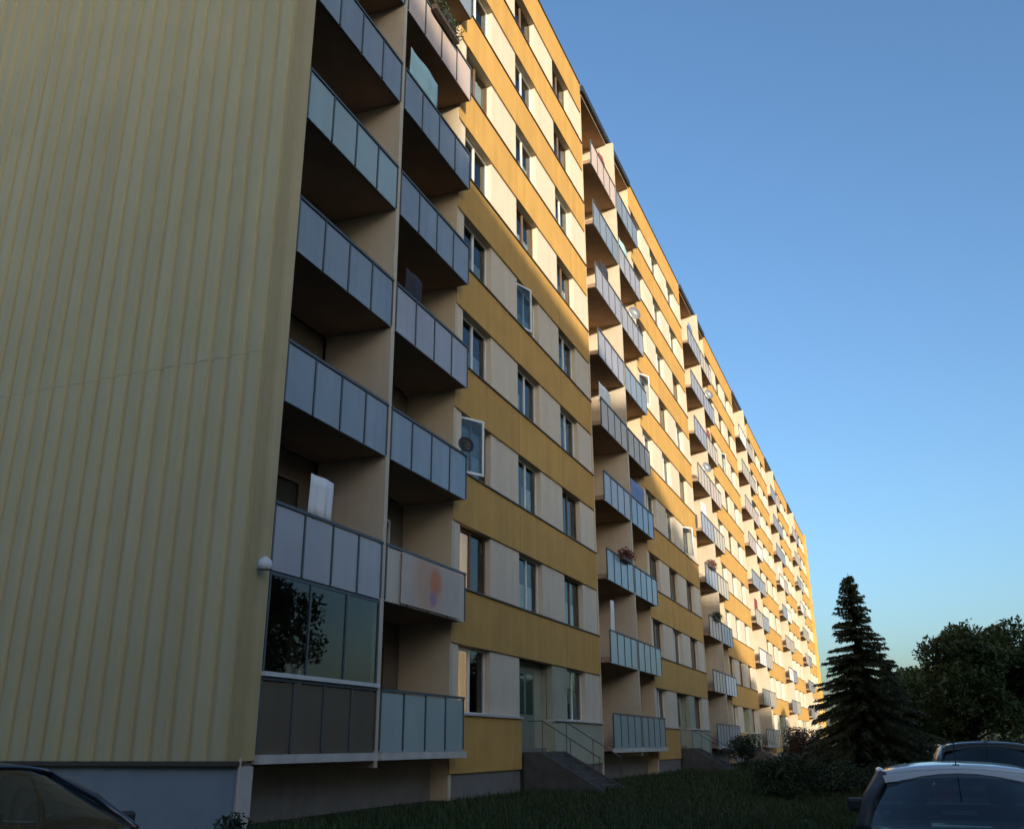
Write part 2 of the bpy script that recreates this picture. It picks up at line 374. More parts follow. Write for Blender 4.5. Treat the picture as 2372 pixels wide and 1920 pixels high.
DFR = MB(); DFR.box(0,0.9,0,0.05,0,0.08); DFR.box(0,0.9,0,0.05,2.05,2.13); DFR.box(0,0.08,0,0.05,0.08,2.05); DFR.box(0.82,0.9,0,0.05,0.08,2.05); DFR.box(0.9,2.5,0,0.05,0.8,0.87); DFR.box(0.9,2.5,0,0.05,2.06,2.13); DFR.box(2.43,2.5,0,0.05,0.87,2.06); DFR.box(1.64,1.71,0,0.05,0.87,2.06)
DFR = DFR.mesh('doorframe'); DPN = MB().box(0.08,0.82,0.02,0.026,0.08,2.05).box(0.9,2.43,0.02,0.026,0.87,2.06).mesh('doorpane')

for s in range(NSEC):
    xs0 = SG + s*MOD; x1 = xs0 + BAY; x2 = xs0 + 2*BAY; x3 = xs0 + MOD
    far = s >= 3
    a0 = xs0 + (0.30 if s == 0 else 0.12)
    # loggia walls
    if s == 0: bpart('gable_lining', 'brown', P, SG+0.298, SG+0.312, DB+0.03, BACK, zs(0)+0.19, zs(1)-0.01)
    if s > 0: bpart('loggia_side_wall', 'cream', P, xs0-0.05, xs0+0.115, DB+0.03, 11.0, GB, ZR-0.46)
    bpart('divider_wall', 'divider', P, x1-0.07, x1+0.07, D-0.015, BACK, ZS0-0.15, ZR-0.46)
    bpart('loggia_side_wall', 'cream', P, x2-0.10, x2+0.06, DB+0.03, 11.0, GB, ZR-0.46)
    bpart('roof_fascia', 'fascia', P, a0-0.1 if s else SG+0.30, x2+0.02, D+0.20, D+0.31, ZR-0.34, ZR-0.05)
    bpart('loggia_ceiling', 'soffit', P, a0, x2-0.103, D+0.312, BACK+0.15, ZR-0.50, ZR-0.445)
    bpart('loggia_plinth', 'concrete', P, a0, x2-0.102, D+0.75, BACK+0.2, GB, ZS0-0.033)
    # loggias
    for k in range(NFL):
        for b in (0, 1):
            xa, xb = (a0, x1-0.073) if b == 0 else (x1+0.073, x2-0.103)
            sl = bpart('balcony_slab', 'soffit', P, xa, xb, D+0.035, BACK-0.003, zs(k)+0.02, zs(k)+0.18)
            if k: bpart('slab_edge', 'concrete', P, xa, xb, D+0.014, D+0.032, zs(k)+0.0, zs(k)+0.185)
            else: bpart('slab_edge', 'slab', P, xa, xb, D-0.10, D+0.032, zs(k)-0.03, zs(k)+0.10)
            zk = zs(k) + (0.105 if k == 0 else 0)
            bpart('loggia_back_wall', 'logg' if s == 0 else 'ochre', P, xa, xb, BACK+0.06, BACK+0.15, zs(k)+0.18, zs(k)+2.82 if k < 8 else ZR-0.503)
            dr = inst('balcony_door', DFR, 'frame' if (random.random() < 0.35 and (s, k) != (0, 0)) else 'brframe', P, (xa+0.45, BACK, zs(k)+0.19))
            inst('pane', DPN, GL, dr)
            w = round(xb-xa, 3); fr, pan, simp, pw = rail_meshes(w)
            m = STY.get((s, k, b)) or random.choice((['pale', 'pale', 'lav', 'lav', 'beige'] if s == 1 else ['lav', 'beige', 'beige', 'pink', 'lav', 'cloth_w']) if s else ['pale'])
            rl = inst('railing', fr, 'rail', P, (xa, D, zk))
            if (s, k, b) == (0, 0, 0):
                bpart('top_rail', 'railw', rl, -0.01, w+0.01, -0.09, 0.02, 1.104, 1.17)
                gzf = MB(); gh = zs(1)-0.02-(zk+1.175)
                for q in range(4): gzf.box(0.02+q*(w-0.08)/3, 0.06+q*(w-0.08)/3, 0.0, 0.04, 0, gh)
                gzf.box(0.061, w-0.061, 0.003, 0.037, gh-0.05, gh-0.001)
                gf = obj('glazing_frame', gzf, 'rail', P, (xa, D-0.03, zk+1.172))
                for q in range(3): obj('pane', MB().box(0.062+q*(w-0.08)/3, 0.018+(q+1)*(w-0.08)/3, 0.016, 0.022, 0.0, gh-0.052), GL, gf)
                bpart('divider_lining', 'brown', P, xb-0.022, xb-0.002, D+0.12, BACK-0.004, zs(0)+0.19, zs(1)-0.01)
            if s < 2:
                for i in range(4): inst('railing_panel', pan, m, rl, (i*pw, 0, 0))
            else: inst('railing_panel', simp, m, rl)
    # bands, wall panels, windows
    xe = x3-0.06 if s < NSEC-1 else x3-0.11
    xb0 = x2 - 0.095
    for k in range(1, NFL+1):
        top = zs(k)+BT if k < NFL else ZR-0.06
        bd = bpart('band_backing', 'cream', P, xb0, xe, DB+0.02, DB+0.26, zs(k)+BB+0.004, top)
        for j in range(3):
            q0 = xb0 if j == 0 else x2+j*ROOM+0.39; q1 = xe if j == 2 else x2+(j+1)*ROOM+0.378
            bpart('spandrel_panel', 'ochre', P, q0, q1, DB+random.uniform(-0.003, 0.003), DB+0.017, zs(k)+BB, top)
        bpart('sill', 'sill', bd, -0.003, xe-xb0+0.003, -0.065, 0.25, top-zs(k)-BB-0.003, top-zs(k)-BB+0.028)
    # ground storey: spandrel, entrance, spandrel
    for (q0, q1, z0_, m) in ((xb0, x2+ROOM+0.35, 0.98, 'ochre'), (x2+2*ROOM-0.9, xe, 1.0, 'wgrey')):
        bd = bpart('spandrel_band', m, P, q0, q1, DB, DB+0.26, z0_, zs(0)+BT)
        bpart('sill', 'slab', bd, -0.003, q1-q0+0.003, -0.06, 0.27, zs(0)+BT-z0_+0.001, zs(0)+BT-z0_+0.05)
        bpart('plinth', 'concrete', P, q0, q1, DB+0.05, DB+0.3, GB, z0_-0.003)
    e0, e1 = x2+ROOM+0.35, x2+2*ROOM-0.9
    bpart('entrance_wall', 'wgrey', P, e0+0.003, e1-0.003, DB+0.40, DB+0.60, GB, zs(1)+BB-0.003)
    ed = inst('entrance_door', MB().box(0, 1.5, -0.05, 0.0, 0, 2.15).mesh('door') if s == 0 else ed.data, 'door', P, (e0+0.4, DB+0.398, zs(0)+0.05))
    inst('pane', MB().box(0.15, 0.68, -0.065, -0.052, 0.95, 2.0).box(0.82, 1.35, -0.065, -0.052, 0.95, 2.0).mesh('dpane') if s == 0 else edp, GL, ed)
    edp = ed.children[0].data if ed.children else [o for o in C.objects if o.parent == ed][0].data
    bpart('wall_panel', 'wgrey', P, e1+0.003, x2+2*ROOM+0.397, DB+0.05, DB+0.24, zs(0)+ZB+0.02, zs(0)+ZT)
    bpart('entrance_reveal', 'wgrey', P, e1+0.002, e1+0.12, DB+0.262, DB+0.62, GB, zs(1)+BB-0.003)
    # steps running out from the entrance
    f0, f1 = e0+0.25, e0+2.05
    st = obj('entrance_steps', MB().box(f0, f1, DB-0.45, DB+0.39, GB, zs(0)+0.04), 'step', P)
    for i in range(5):
        obj('step', MB().box(f0, f1, DB-0.45-0.29*(i+1), DB-0.453-0.29*i, GB, zs(0)+0.04-0.16*(i+1)), 'step', st)
    for xx in (f0-0.13, f1+0.01):
        ck = MB()
        ck.v = [(xx, DB-0.003, GB), (xx+0.12, DB-0.003, GB), (xx+0.12, DB-2.1, GB), (xx, DB-2.1, GB), (xx, DB-0.45, zs(0)+0.05), (xx+0.12, DB-0.45, zs(0)+0.05), (xx+0.12, DB-2.1, 0.48), (xx, DB-2.1, 0.48), (xx, DB-0.003, zs(0)+0.05), (xx+0.12, DB-0.003, zs(0)+0.05)]
        ck.f = [(0,1,2,3), (7,6,5,4), (4,5,9,8), (8,9,1,0), (1,9,5,6,2), (2,6,7,3), (3,7,4,8,0)]
        obj('cheek_wall', ck, 'step', st)
        hr = MB(); hr.tube([(xx+0.06, DB-0.1, zs(0)+0.8), (xx+0.06, DB-0.5, zs(0)+0.8), (xx+0.06, DB-2.05, 1.22)], 0.014, 6)
        for t in (0.0, 0.5, 1.0): hr.tube([(xx+0.06, DB-0.5-1.5*t, zs(0)-0.02-0.8*t), (xx+0.06, DB-0.5-1.5*t, zs(0)+0.79-0.86*t)], 0.011, 6)
        obj('handrail', hr, 'rail', st)
    for k in range(NFL):
        for j in range(3):
            xw = x2 + j*ROOM + 0.40
            if j == 0: bpart('wall_panel', 'white', P, x2+0.063, xw-0.003, DB+0.05, DB+0.24, zs(k)+ZB+(0.02 if k == 0 else 0), zs(k)+ZT)
            xp1 = x2 + (j+1)*ROOM + 0.397 if j < 2 else xe
            ent = (k == 0 and j == 1)
            if ent: continue
            bpart('wall_panel', 'white', P, xw+WW+0.003, xp1 if not (k == 0 and j == 0) else e0, DB+0.05, DB+0.24, zs(k)+ZB+(0.02 if k == 0 else 0), zs(k)+ZT)
            wn_ = inst('window', WFR, 'frame' if random.random() < 0.55 else 'brframe', P, (xw, DB+0.20, zs(k)+ZB+0.01))
            if not far:
                inst('pane', WPN, GL, wn_); inst('pane', WPN, GL, wn_, (WPW+0.07, 0, 0))
            else:
                inst('pane', WPN, GL, wn_); inst('pane', WPN, GL, wn_, (WPW+0.07, 0, 0))
            r = random.random()
            cm = random.choice(['curt', 'curt', 'curt', 'curt', 'curtg', 'curtb'])
            if (s, k, j) in ((0, 2, 0), (0, 4, 1), (1, 5, 0), (1, 3, 2), (2, 6, 1)):
                ang = {0: 28, 1: 20, 2: 35}[j]
                for nm_, me_, mm_ in (('open_sash', WSA, 'frame'), ('pane', WSP, GL)):
                    sa = inst(nm_, me_, mm_, wn_, (0.02, -0.01, 0.02)); sa.rotation_euler.z = -R(ang)
            if (s, k, j) in ((0, 0, 0), (0, 1, 0)): ci, cm, ox = 4, 'curtw', 0.06
            elif r < 0.15: ci, ox = 0, 0.08
            elif r < 0.25: ci, ox = 1, 0.1
            elif r < 0.65: ci, ox = 2, 0.08
            elif r < 0.82: ci, ox = 3, 0.95
            else: ci, ox = 3, 0.08
            inst('curtain', CURT[ci], cm, wn_, (ox, 0.10 if cm == 'curtw' else 0.14, 0.05))
# loggia back fill behind windows is the dim body: floors between storeys
for k in range(NFL):
    for s in range(NSEC):
        x2 = SG+s*MOD+2*BAY; bpart('floor_slab', 'concrete', P, x2+0.07, SG+(s+1)*MOD-0.06, DB+0.27, 10.99, zs(k)-0.02, zs(k)+0.14)

# ------------------------------------------------------------------ neighbouring block behind the camera, which shades this side
def neighbour(label, cx, cy, rz, x0, x1, y0, y1, H, nwx, fl):
    nb = thing('neighbouring_block', label, 'apartment building', (cx, cy, 0), rz)
    bpart('wall', 'neigh', nb, x0, x1, y0, y1, 0, H-0.3)
    bpart('roof', 'roof', nb, x0, x1+0.02, y0, y1, H-0.297, H)
    nwm = MB().box(0.0, 0.05, 0, 1.7, 0, 1.5).mesh('nwin'); n = int((y1-y0-3)/3.9)
    for k in range(fl):
        bpart('spandrel_band', 'ochre', nb, x1+0.003, x1+0.08, y0+0.5, y1-0.5, 3.0+k*2.75, 4.1+k*2.75)
        for j in range(n): inst('window', nwm, GL, nb, (x1+0.004, y0+1.8+j*3.9, 1.35+k*2.75))
# its corner shades the facade up to X = 31; its long front edge gives the slanting shadow beyond
XCS, ZCS, XC = 31.5, 15.6, -20.0
YC = DB - (XCS-XC)*math.tan(AZ); HC = ZCS + (XCS-XC)*TE/math.cos(AZ)
neighbour('tall grey apartment block standing askew beyond the parking lot', XC, YC, math.atan(-0.45), -15, 0, -92, 0, HC, 18, 8)
neighbour('unseen grey apartment tower added behind the parking lot to shade the gable', -74, -57.2, 0, 0, 14, 0, 100, 32.0, 15, 10)  # unseen tower added to keep the gable wall in shade

# ------------------------------------------------------------------ vegetation
def leaf_cloud(centers, radii, per, size, name, squash=0.8):
    vs = []; tn = []
    for c, r in zip(centers, radii):
        n = int(per*r*r)
        d = rng.normal(size=(n, 3)); d /= np.linalg.norm(d, axis=1)[:, None]
        rad = r*(0.55+0.5*rng.random(n)**0.5)*(0.85+0.3*np.sin(d[:, 0]*5+c[0])*np.sin(d[:, 1]*4+c[1]*3))
        p = np.asarray(c)+d*rad[:, None]*np.array([1, 1, squash])
        a = rng.normal(size=(n, 3)); a /= np.linalg.norm(a, axis=1)[:, None]
        b = np.cross(a, rng.normal(size=(n, 3))); b /= np.linalg.norm(b, axis=1)[:, None]
        sz = size*(0.6+0.8*rng.random(n))[:, None]
        q = np.stack([p-a*sz, p+b*sz*0.45, p+a*sz, p-b*sz*0.45], 1); vs.append(q)
        tn.append(np.clip(rng.random(n)*0.7+0.3*rng.random(), 0, 1))
    return tris_mesh(np.concatenate(vs), np.concatenate(tn), name)
def deciduous(label, x, y, h, cr, group=None, m='leaf', seed=0):
    g = float(gz(x, y)); t = thing('broadleaf_tree', label, 'tree', (x, y, g), 0, group)
    rs = random.Random(seed); th = h*0.3
    tr = MB(); tr.tube([(0, 0, -0.1), (0.05, 0.02, th*0.6), (0.1, -0.05, th), (0.05, 0.05, h*0.6), (0.0, 0.0, h*0.85)], [cr*0.09, cr*0.075, cr*0.06, cr*0.04, 0.02], 8)
    cen = []; rad = []
    for i in range(44):
        a = rs.random()*6.28; zz = th*0.9+(h-th)*rs.random()**0.8*0.82; w = cr*math.sin(math.pi*min(0.95, 0.18+0.72*(zz-th*0.7)/(h-th*0.7)))
        rr = w*rs.random()**0.5*0.8; c = (rr*math.cos(a), rr*math.sin(a), zz); cen.append(c); rad.append(cr*(0.22+0.2*rs.random()))
        tr.tube([(0.05, 0, min(zz*0.7, h*0.55)), (c[0]*0.5, c[1]*0.5, zz*0.85), c], [cr*0.03, cr*0.018, 0.008], 5)
    cen.append((0, 0, h-cr*0.3)); rad.append(cr*0.3)
    obj('trunk', tr, 'bark', t)
    obj('crown', leaf_cloud(cen, rad, 800, 0.10, 'crown'), m, t)
    return t
def spruce(label, x, y, h, rb, seed=0, z0=0.7, group=None, dens=1.0):
    g = float(gz(x, y)); t = thing('spruce_tree', label, 'tree', (x, y, g), 0, group)
    r_ = np.random.default_rng(seed); tr = MB().tube([(0, 0, -0.1), (0, 0, h*0.5), (0, 0, h)], [rb*0.065, rb*0.04, 0.01], 8)
    vs = []; br = MB(); z = z0
    while z < h*0.985:
        f = 1-(z-z0)/(h-z0); L0 = rb*(f**0.95)*(0.9+0.2*r_.random())+0.05; nbq = int((7+5*f)*dens)+2
        for i in range(nbq):
            a = 2*np.pi*(i+r_.random()*0.8)/nbq; L = L0*(0.66+0.36*r_.random()+0.14*math.sin(a*2+seed+z*0.9));
            if r_.random() < 0.13: continue
            zj = 0.0; zj = (r_.random()-0.5)*(0.13+0.12*f)*(h/8.0)*1.6; droop = (0.12+0.34*f)*L*(0.7+0.5*r_.random())
            up_ = 0.25*L*(1-f)**1.5
            ns = max(4, int(L/0.10)); tt = np.linspace(0.08, 1, ns)
            px = np.cos(a)*L*tt; py = np.sin(a)*L*tt; pz = z+zj+up_*tt-droop*tt**1.5+0.16*L*np.maximum(0, tt-0.75)
            if L > 0.5: br.tube([(0, 0, z+zj), (px[ns//2], py[ns//2], pz[ns//2]), (px[-1], py[-1], pz[-1])], [0.018, 0.01, 0.004], 4)
            rep = 14
            for q in range(rep):
                w = (0.10+0.30*L0/ rb*(1-tt*0.75))*(0.6+0.8*r_.random(ns)); sgn = 1 if q % 2 else -1
                sa = a+sgn*(0.75+0.4*r_.random(ns)); dz = -w*(0.15+0.75*r_.random(ns))
                b0 = np.stack([px, py, pz], -1)+r_.normal(size=(ns, 3))*0.02
                tip = b0+np.stack([np.cos(sa)*w, np.sin(sa)*w, dz], -1)
                sd = np.stack([np.cos(a)*0.035*np.ones(ns), np.sin(a)*0.035*np.ones(ns), 0.012*r_.normal(size=ns)], -1)
                vs.append(np.stack([b0-sd, b0+sd, tip], 1))
        z += (0.13+0.12*f)*(h/8.0)
    v = np.concatenate(vs)
    obj('trunk', tr, 'bark', t); obj('branches', br, 'bark', t)
    obj('crown', tris_mesh(v, r_.random(len(v)), 'needles'), 'needle', t)
    return t
def bush(label, x, y, rx, h, m='leafd', seed=0, n=9, group=None, name='bush'):
    g = float(gz(x, y)); t = thing(name, label, 'bush', (x, y, g), 0, group); rs = random.Random(seed)
    cen = []; rad = []; st = MB()
    for i in range(n):
        a = rs.random()*6.28; rr = rx*0.62*rs.random()**0.5; zz = h*(0.3+0.42*rs.random()); cen.append((rr*math.cos(a), rr*math.sin(a), zz)); rad.append(min(rx, h)*(0.32+0.2*rs.random()))
        st.tube([(rr*0.2*math.cos(a), rr*0.2*math.sin(a), -0.05), cen[-1]], [0.02, 0.006], 5)
    obj('stems', st, 'bark', t); obj('foliage', leaf_cloud(cen, rad, 1300, 0.05, 'foliage'), m, t)
    return t
def at(px, X):                                  # lateral position of a spot on the ground seen at this column
    return X*(0.0290-0.000369*(px-2030))
spruce('tall dark spruce with a pointed top on the lawn before the block', 42.0, 1.35, 8.35, 3.15, 3)
spruce('smaller slender spruce close behind the tall spruce', 47.0, at(2085, 47), 5.2, 1.7, 5)
deciduous('broad dark round broadleaf tree beyond the parked cars', 45.0, at(2270, 45), 6.5, 2.5, seed=2)
deciduous('dark broadleaf tree with a low crown leaning past the round tree', 47.0, at(2390, 47), 6.9, 2.5, seed=8)
deciduous('low leafy tree filling the gap between spruce and round tree', 52.0, at(2140, 52), 5.3, 2.5, seed=11)
deciduous('far broadleaf tree seen low behind the spruce', 66.0, at(2040, 66), 5.2, 2.4, seed=14)
deciduous('far broadleaf tree behind the slender spruce', 72.0, at(2190, 72), 6.6, 3.4, seed=17)
row = deciduous('unseen broadleaf tree added to darken the lower facade and gable', 4.0, -12.0, 8.2, 3.4, 'unseen trees added to block sky light', seed=31)  # unseen trees added to hold sky light off the lower facade and gable
for (x, y, a) in ((11, -13, 1), (18, -12, 2), (25, -13.5, 3), (32, -12.5, 4), (39, -13, 5), (-8, 6, 1.7), (-9, 13, 2.9), (-8, 20, 4.4), (-9, 27, 0.9)):
    t2 = row.copy(); C.objects.link(t2); t2.location = (x, y, 0); t2.rotation_euler.z = a; t2.scale = (1.45, 1.45, 1.5) if x < 0 else (1.35, 1.35, 1.4)
    for ch in [o for o in C.objects if o.parent == row]:
        c2 = ch.copy(); C.objects.link(c2); c2.parent = t2
bush('wide dark low bush on the lawn below the spruce', 30.0, at(1830, 30), 1.6, 1.2, seed=21, n=14)
bush('dark rounded bush on the lawn beside the wide bush', 33.0, at(1930, 33), 1.3, 1.0, seed=22, n=12)
bush('green bush against the ground floor beside the far entrance', 50.0, 7.6, 1.3, 1.9, seed=23, n=12)
bush('reddish brown shrub at the foot of the spruce', 44.0, at(1905, 44), 1.2, 1.7, 'redleaf', 24, 12)
bush('reddish brown shrub before the far sunlit ground floor', 56.0, at(1870, 56), 1.7, 2.8, 'redleaf', 25, 12)
bush('dark shrub under the round broadleaf tree', 40.0, at(2230, 40), 1.8, 1.6, seed=26, n=14)
bush('dark shrub under the low crowned broadleaf tree', 41.0, at(2370, 41), 1.8, 1.8, seed=27, n=14)
bush('small dark shrub between the spruce trunk and the parked cars', 36.0, at(2060, 36), 1.3, 1.2, seed=28, n=12)
bush('leafy shrub growing by the corner of the block', 11.3, 8.5, 0.3, 0.3, seed=29, n=6)

# ------------------------------------------------------------------ cars
def car(name, label, loc, rz, paint, L=4.1, Wd=1.70, H=1.44, belt=0.95, hood=1.0, rear=0.45, boot=0.95, rear_pillar=None):
    """car along +x (front), base at the ground"""
    t = thing(name, label, 'car', loc, rz); hw = Wd/2; xr, xf = -L/2, L/2
    # body shell: lofted stations
    stn = [(xr, 0.86, 0.35, boot-0.12), (xr+0.08, 0.95, 0.24, boot-0.02), (xr+rear, 1.0, 0.20, boot), (-0.6, 1.0, 0.18, belt), (0.4, 1.0, 0.18, belt-0.01), (xf-hood-0.15, 0.99, 0.19, belt-0.02), (xf-0.5, 0.95, 0.22, belt-0.13), (xf-0.12, 0.88, 0.26, belt-0.24), (xf, 0.78, 0.38, belt-0.36)]
    v = []; f = []
    for (x, w, zb, zt) in stn:
        w *= hw; m = (zb+zt)/2
        half = [(0, zb), (w*0.86, zb), (w*0.98, zb+0.12), (w, m), (w*0.985, zt-0.10), (w*0.93, zt-0.01), (w*0.6, zt+0.015), (0, zt+0.02)]
        ring = half + [(-a, z) for (a, z) in half[-2:0:-1]]
        v += [(x, a, z) for (a, z) in ring]; k = len(ring)
    for i in range(len(stn)-1):
        for j in range(k): f.append((i*k+j, i*k+(j+1) % k, (i+1)*k+(j+1) % k, (i+1)*k+j))
    f.append(tuple(range(k-1, -1, -1))); f.append(tuple(range((len(stn)-1)*k, len(stn)*k)))
    bo = obj('body', mesh_from(v, f, 'body'), paint, t, smooth=True)
    sb = bo.modifiers.new('sub', 'SUBSURF'); sb.levels = 1; sb.render_levels = 2
    # greenhouse
    bz = belt-0.005; xa = xr+rear*0.35; xb_ = xr+rear+0.42; xc = xf-hood-0.95; xd = xf-hood-0.12
    wb, wr = hw*0.90, hw*0.68; zr_ = H-0.06
    bl = (xa, boot-0.0); n = 8
    def arc(x, w, z, crown, m=n): return [(x - 0.10*((2*i/m-1)**2)*(1 if x > 0 else -1), w*(2*i/m-1), z+crown*(1-(2*i/m-1)**2)) for i in range(m+1)]
    def sheet(rows, th=0.02, name='sheet'):
        vv = [p for r_ in rows for p in r_]; m = len(rows[0]); ff = []
        for i in range(len(rows)-1):
            for j in range(m-1): ff.append((i*m+j, i*m+j+1, (i+1)*m+j+1, (i+1)*m+j))
        return mesh_from(vv, ff, name)
    roofrows = []
    for i in range(7):
        u = i/6; x = xb_+(xc-xb_)*u; roofrows.append([(x+ (0.05*(1-abs(2*j/n-1)**2))*(2*u-1), (wr+0.03)*(2*j/n-1), zr_+0.05*(1-(2*j/n-1)**2)*1.0 + 0.035*math.sin(math.pi*u) - 0.02*(abs(2*j/n-1)**6)) for j in range(n+1)])
    ro = obj('roof', sheet(roofrows), paint, t, smooth=True)
    so = ro.modifiers.new('thick', 'SOLIDIFY'); so.thickness = 0.03; so.offset = -1
    def glass_between(x0, z0, w0, x1, z1, w1, cr, name, bulge):
        rows = []
        for i in range(5):
            u = i/4; rows.append([(x0+(x1-x0)*u + bulge*(1-(2*j/n-1)**2), (w0+(w1-w0)*u)*(2*j/n-1), z0+(z1-z0)*u + cr*u*(1-(2*j/n-1)**2)) for j in range(n+1)])
        o = obj(name, sheet(rows), GLC, t, smooth=True); return o
    glass_between(xa, boot, wb*0.93, xb_+0.01, zr_-0.005, wr-0.04, 0.05, 'rear_window', -0.08)
    glass_between(xd, belt-0.02, wb*0.95, xc-0.01, zr_-0.005, wr-0.04, 0.05, 'windscreen', 0.10)
    for sgn in (-1, 1):
        # pillars
        for (p0, p1, r_) in (((xa+0.02, sgn*wb*0.96, boot-0.02), (xb_, sgn*(wr-0.0), zr_), 0.055), ((xd, sgn*wb*0.97, belt-0.03), (xc, sgn*(wr-0.0), zr_), 0.032), ((-0.12, sgn*wb*0.99, belt-0.03), (-0.16, sgn*(wr+0.01), zr_+0.01), 0.032), ((xb_-0.1, sgn*wb*0.985, belt-0.03), (xb_+0.12, sgn*(wr+0.01), zr_), 0.05)):
            m_ = tuple((a+b)/2 for a, b in zip(p0, p1)); m_ = (m_[0], m_[1]+sgn*0.03, m_[2]+0.02)
            obj('pillar', MB().tube([p0, m_, p1], r_, 8), (rear_pillar or paint) if p0[0] < -0.5 else paint, t, smooth=True)
        obj('roof_rail', MB().tube([(xb_, sgn*(wr+0.0), zr_), ((xb_+xc)/2, sgn*(wr+0.03), zr_+0.03), (xc, sgn*wr, zr_)], 0.035, 8), paint, t, smooth=True)
        for (q0, q1, q2, q3) in ((xb_-0.03, -0.16, -0.14, xb_+0.13), (-0.09, xd-0.12, xc-0.03, -0.13)):
            vv = [(q0, sgn*wb*0.965, belt), (q1, sgn*wb*0.965, belt), ((q1+q2)/2, sgn*((wb+wr)/2+0.02), (belt+zr_)/2+0.01), (q2, sgn*wr, zr_-0.01), (q3, sgn*wr, zr_-0.01), ((q0+q3)/2, sgn*((wb+wr)/2+0.02), (belt+zr_)/2+0.01)]
            obj('side_window', mesh_from(vv, [(0, 1, 2, 5), (5, 2, 3, 4)], 'sidewin'), GLC, t, smooth=True)
        mr = obj('mirror', MB().box(xd-0.32, xd-0.22, sgn*(hw*0.97)-0.0, sgn*(hw*0.97)+sgn*0.15, belt-0.04, belt+0.09) if sgn > 0 else MB().box(xd-0.32, xd-0.22, -hw*0.97-0.15, -hw*0.97, belt-0.04, belt+0.09), 'black', t, bevel=0.03)
        obj('tail_light', MB().box(xr-0.005, xr+0.12, min(sgn*hw*0.66, sgn*hw*0.88), max(sgn*hw*0.66, sgn*hw*0.88), boot-0.36, boot-0.12), 'red', t, bevel=0.02)
        obj('headlight', MB().box(xf-0.16, xf-0.02, min(sgn*hw*0.48, sgn*hw*0.76), max(sgn*hw*0.48, sgn*hw*0.76), belt-0.46, belt-0.32), 'lampw', t, bevel=0.02)
        for xw in (xr+0.72, xf-0.78):
            yy = sgn*(hw-0.10)
            wh = obj('wheel', MB().lathe([(0.20, -0.10), (0.29, -0.10), (0.315, -0.06), (0.315, 0.06), (0.29, 0.10), (0.20, 0.10)], 24), 'rubber', t, loc=(xw, yy, 0.315), smooth=True); wh.rotation_euler.x = R(90)
            obj('rim', MB().lathe([(0.0, 0.07), (0.05, 0.09), (0.07, 0.06), (0.19, 0.085), (0.205, 0.10), (0.205, -0.09), (0.0, -0.07)], 20), 'steel', wh, smooth=True)
        obj('seat', MB().box(-0.35, 0.2, min(sgn*0.12, sgn*0.58), max(sgn*0.12, sgn*0.58), 0.3, 0.62).box(-0.5, -0.36, min(sgn*0.14, sgn*0.56), max(sgn*0.14, sgn*0.56), 0.4, 1.02).box(-0.5, -0.4, min(sgn*0.24, sgn*0.46), max(sgn*0.24, sgn*0.46), 1.05, 1.22), 'seat', t, bevel=0.03)
    spl = [(wr+0.02)*(2*j/10-1) for j in range(11)]; sv = []; sf = []
    for yq in spl:
        c_ = zr_+0.05*(1-(yq/(wr+0.03))**2)+0.004; sv += [(xb_-0.10, yq, c_-0.055), (xb_-0.09, yq, c_), (xb_+0.10, yq, c_+0.012), (xb_+0.10, yq, c_-0.055)]
    for j in range(10):
        for q in range(4): sf.append((4*j+q, 4*j+(q+1) % 4, 4*j+4+(q+1) % 4, 4*j+4+q))
    sf += [(3, 2, 1, 0), (40, 41, 42, 43)]
    obj('spoiler', mesh_from(sv, sf, 'spoiler'), paint, t)
    obj('rear_seat', MB().box(xr+0.95, xr+1.1, -0.58, 0.58, 0.4, 1.0), 'seat', t, bevel=0.04)
    obj('cabin_floor', MB().box(xr+0.3, xf-hood-0.1, -hw*0.86, hw*0.86, belt-0.045, belt-0.035), 'black', t)
    obj('dashboard', MB().box(xd-0.5, xd-0.1, -hw*0.8, hw*0.8, belt-0.03, belt+0.05), 'black', t, bevel=0.03)
    obj('rear_bumper', MB().box(xr-0.06, xr+0.1, -hw*0.9, hw*0.9, 0.34, 0.56), paint, t, bevel=0.05)
    obj('front_bumper', MB().box(xf-0.1, xf+0.05, -hw*0.78, hw*0.78, 0.26, 0.46), paint, t, bevel=0.05)
    obj('number_plate', MB().box(xr-0.075, xr-0.062, -0.26, 0.26, 0.40, 0.51), 'lampw', t)
    obj('antenna', MB().box(xb_+0.05, xb_+0.13, -0.025, 0.025, H-0.02, H+0.035).tube([(xb_+0.09, 0, H), (xb_-0.15, 0, H+0.28)], 0.005, 5), 'black', t)
    return t
car('parked_car', 'silver hatchback parked with its rear window to the photographer', (10.0, -0.36, 0), 0, 'silver', boot=0.955, H=1.35, rear_pillar='black')
car('parked_car', 'dark tall car parked beyond the silver hatchback', (18.2, -1.15, 0), 0, 'charcoal', L=4.4, Wd=1.8, H=1.53, belt=1.04, boot=1.04)
car('parked_car', 'dark blue car parked beside the gable wall', (5.95, 6.95, 0), R(-90), 'navy', H=1.40, rear=0.5)

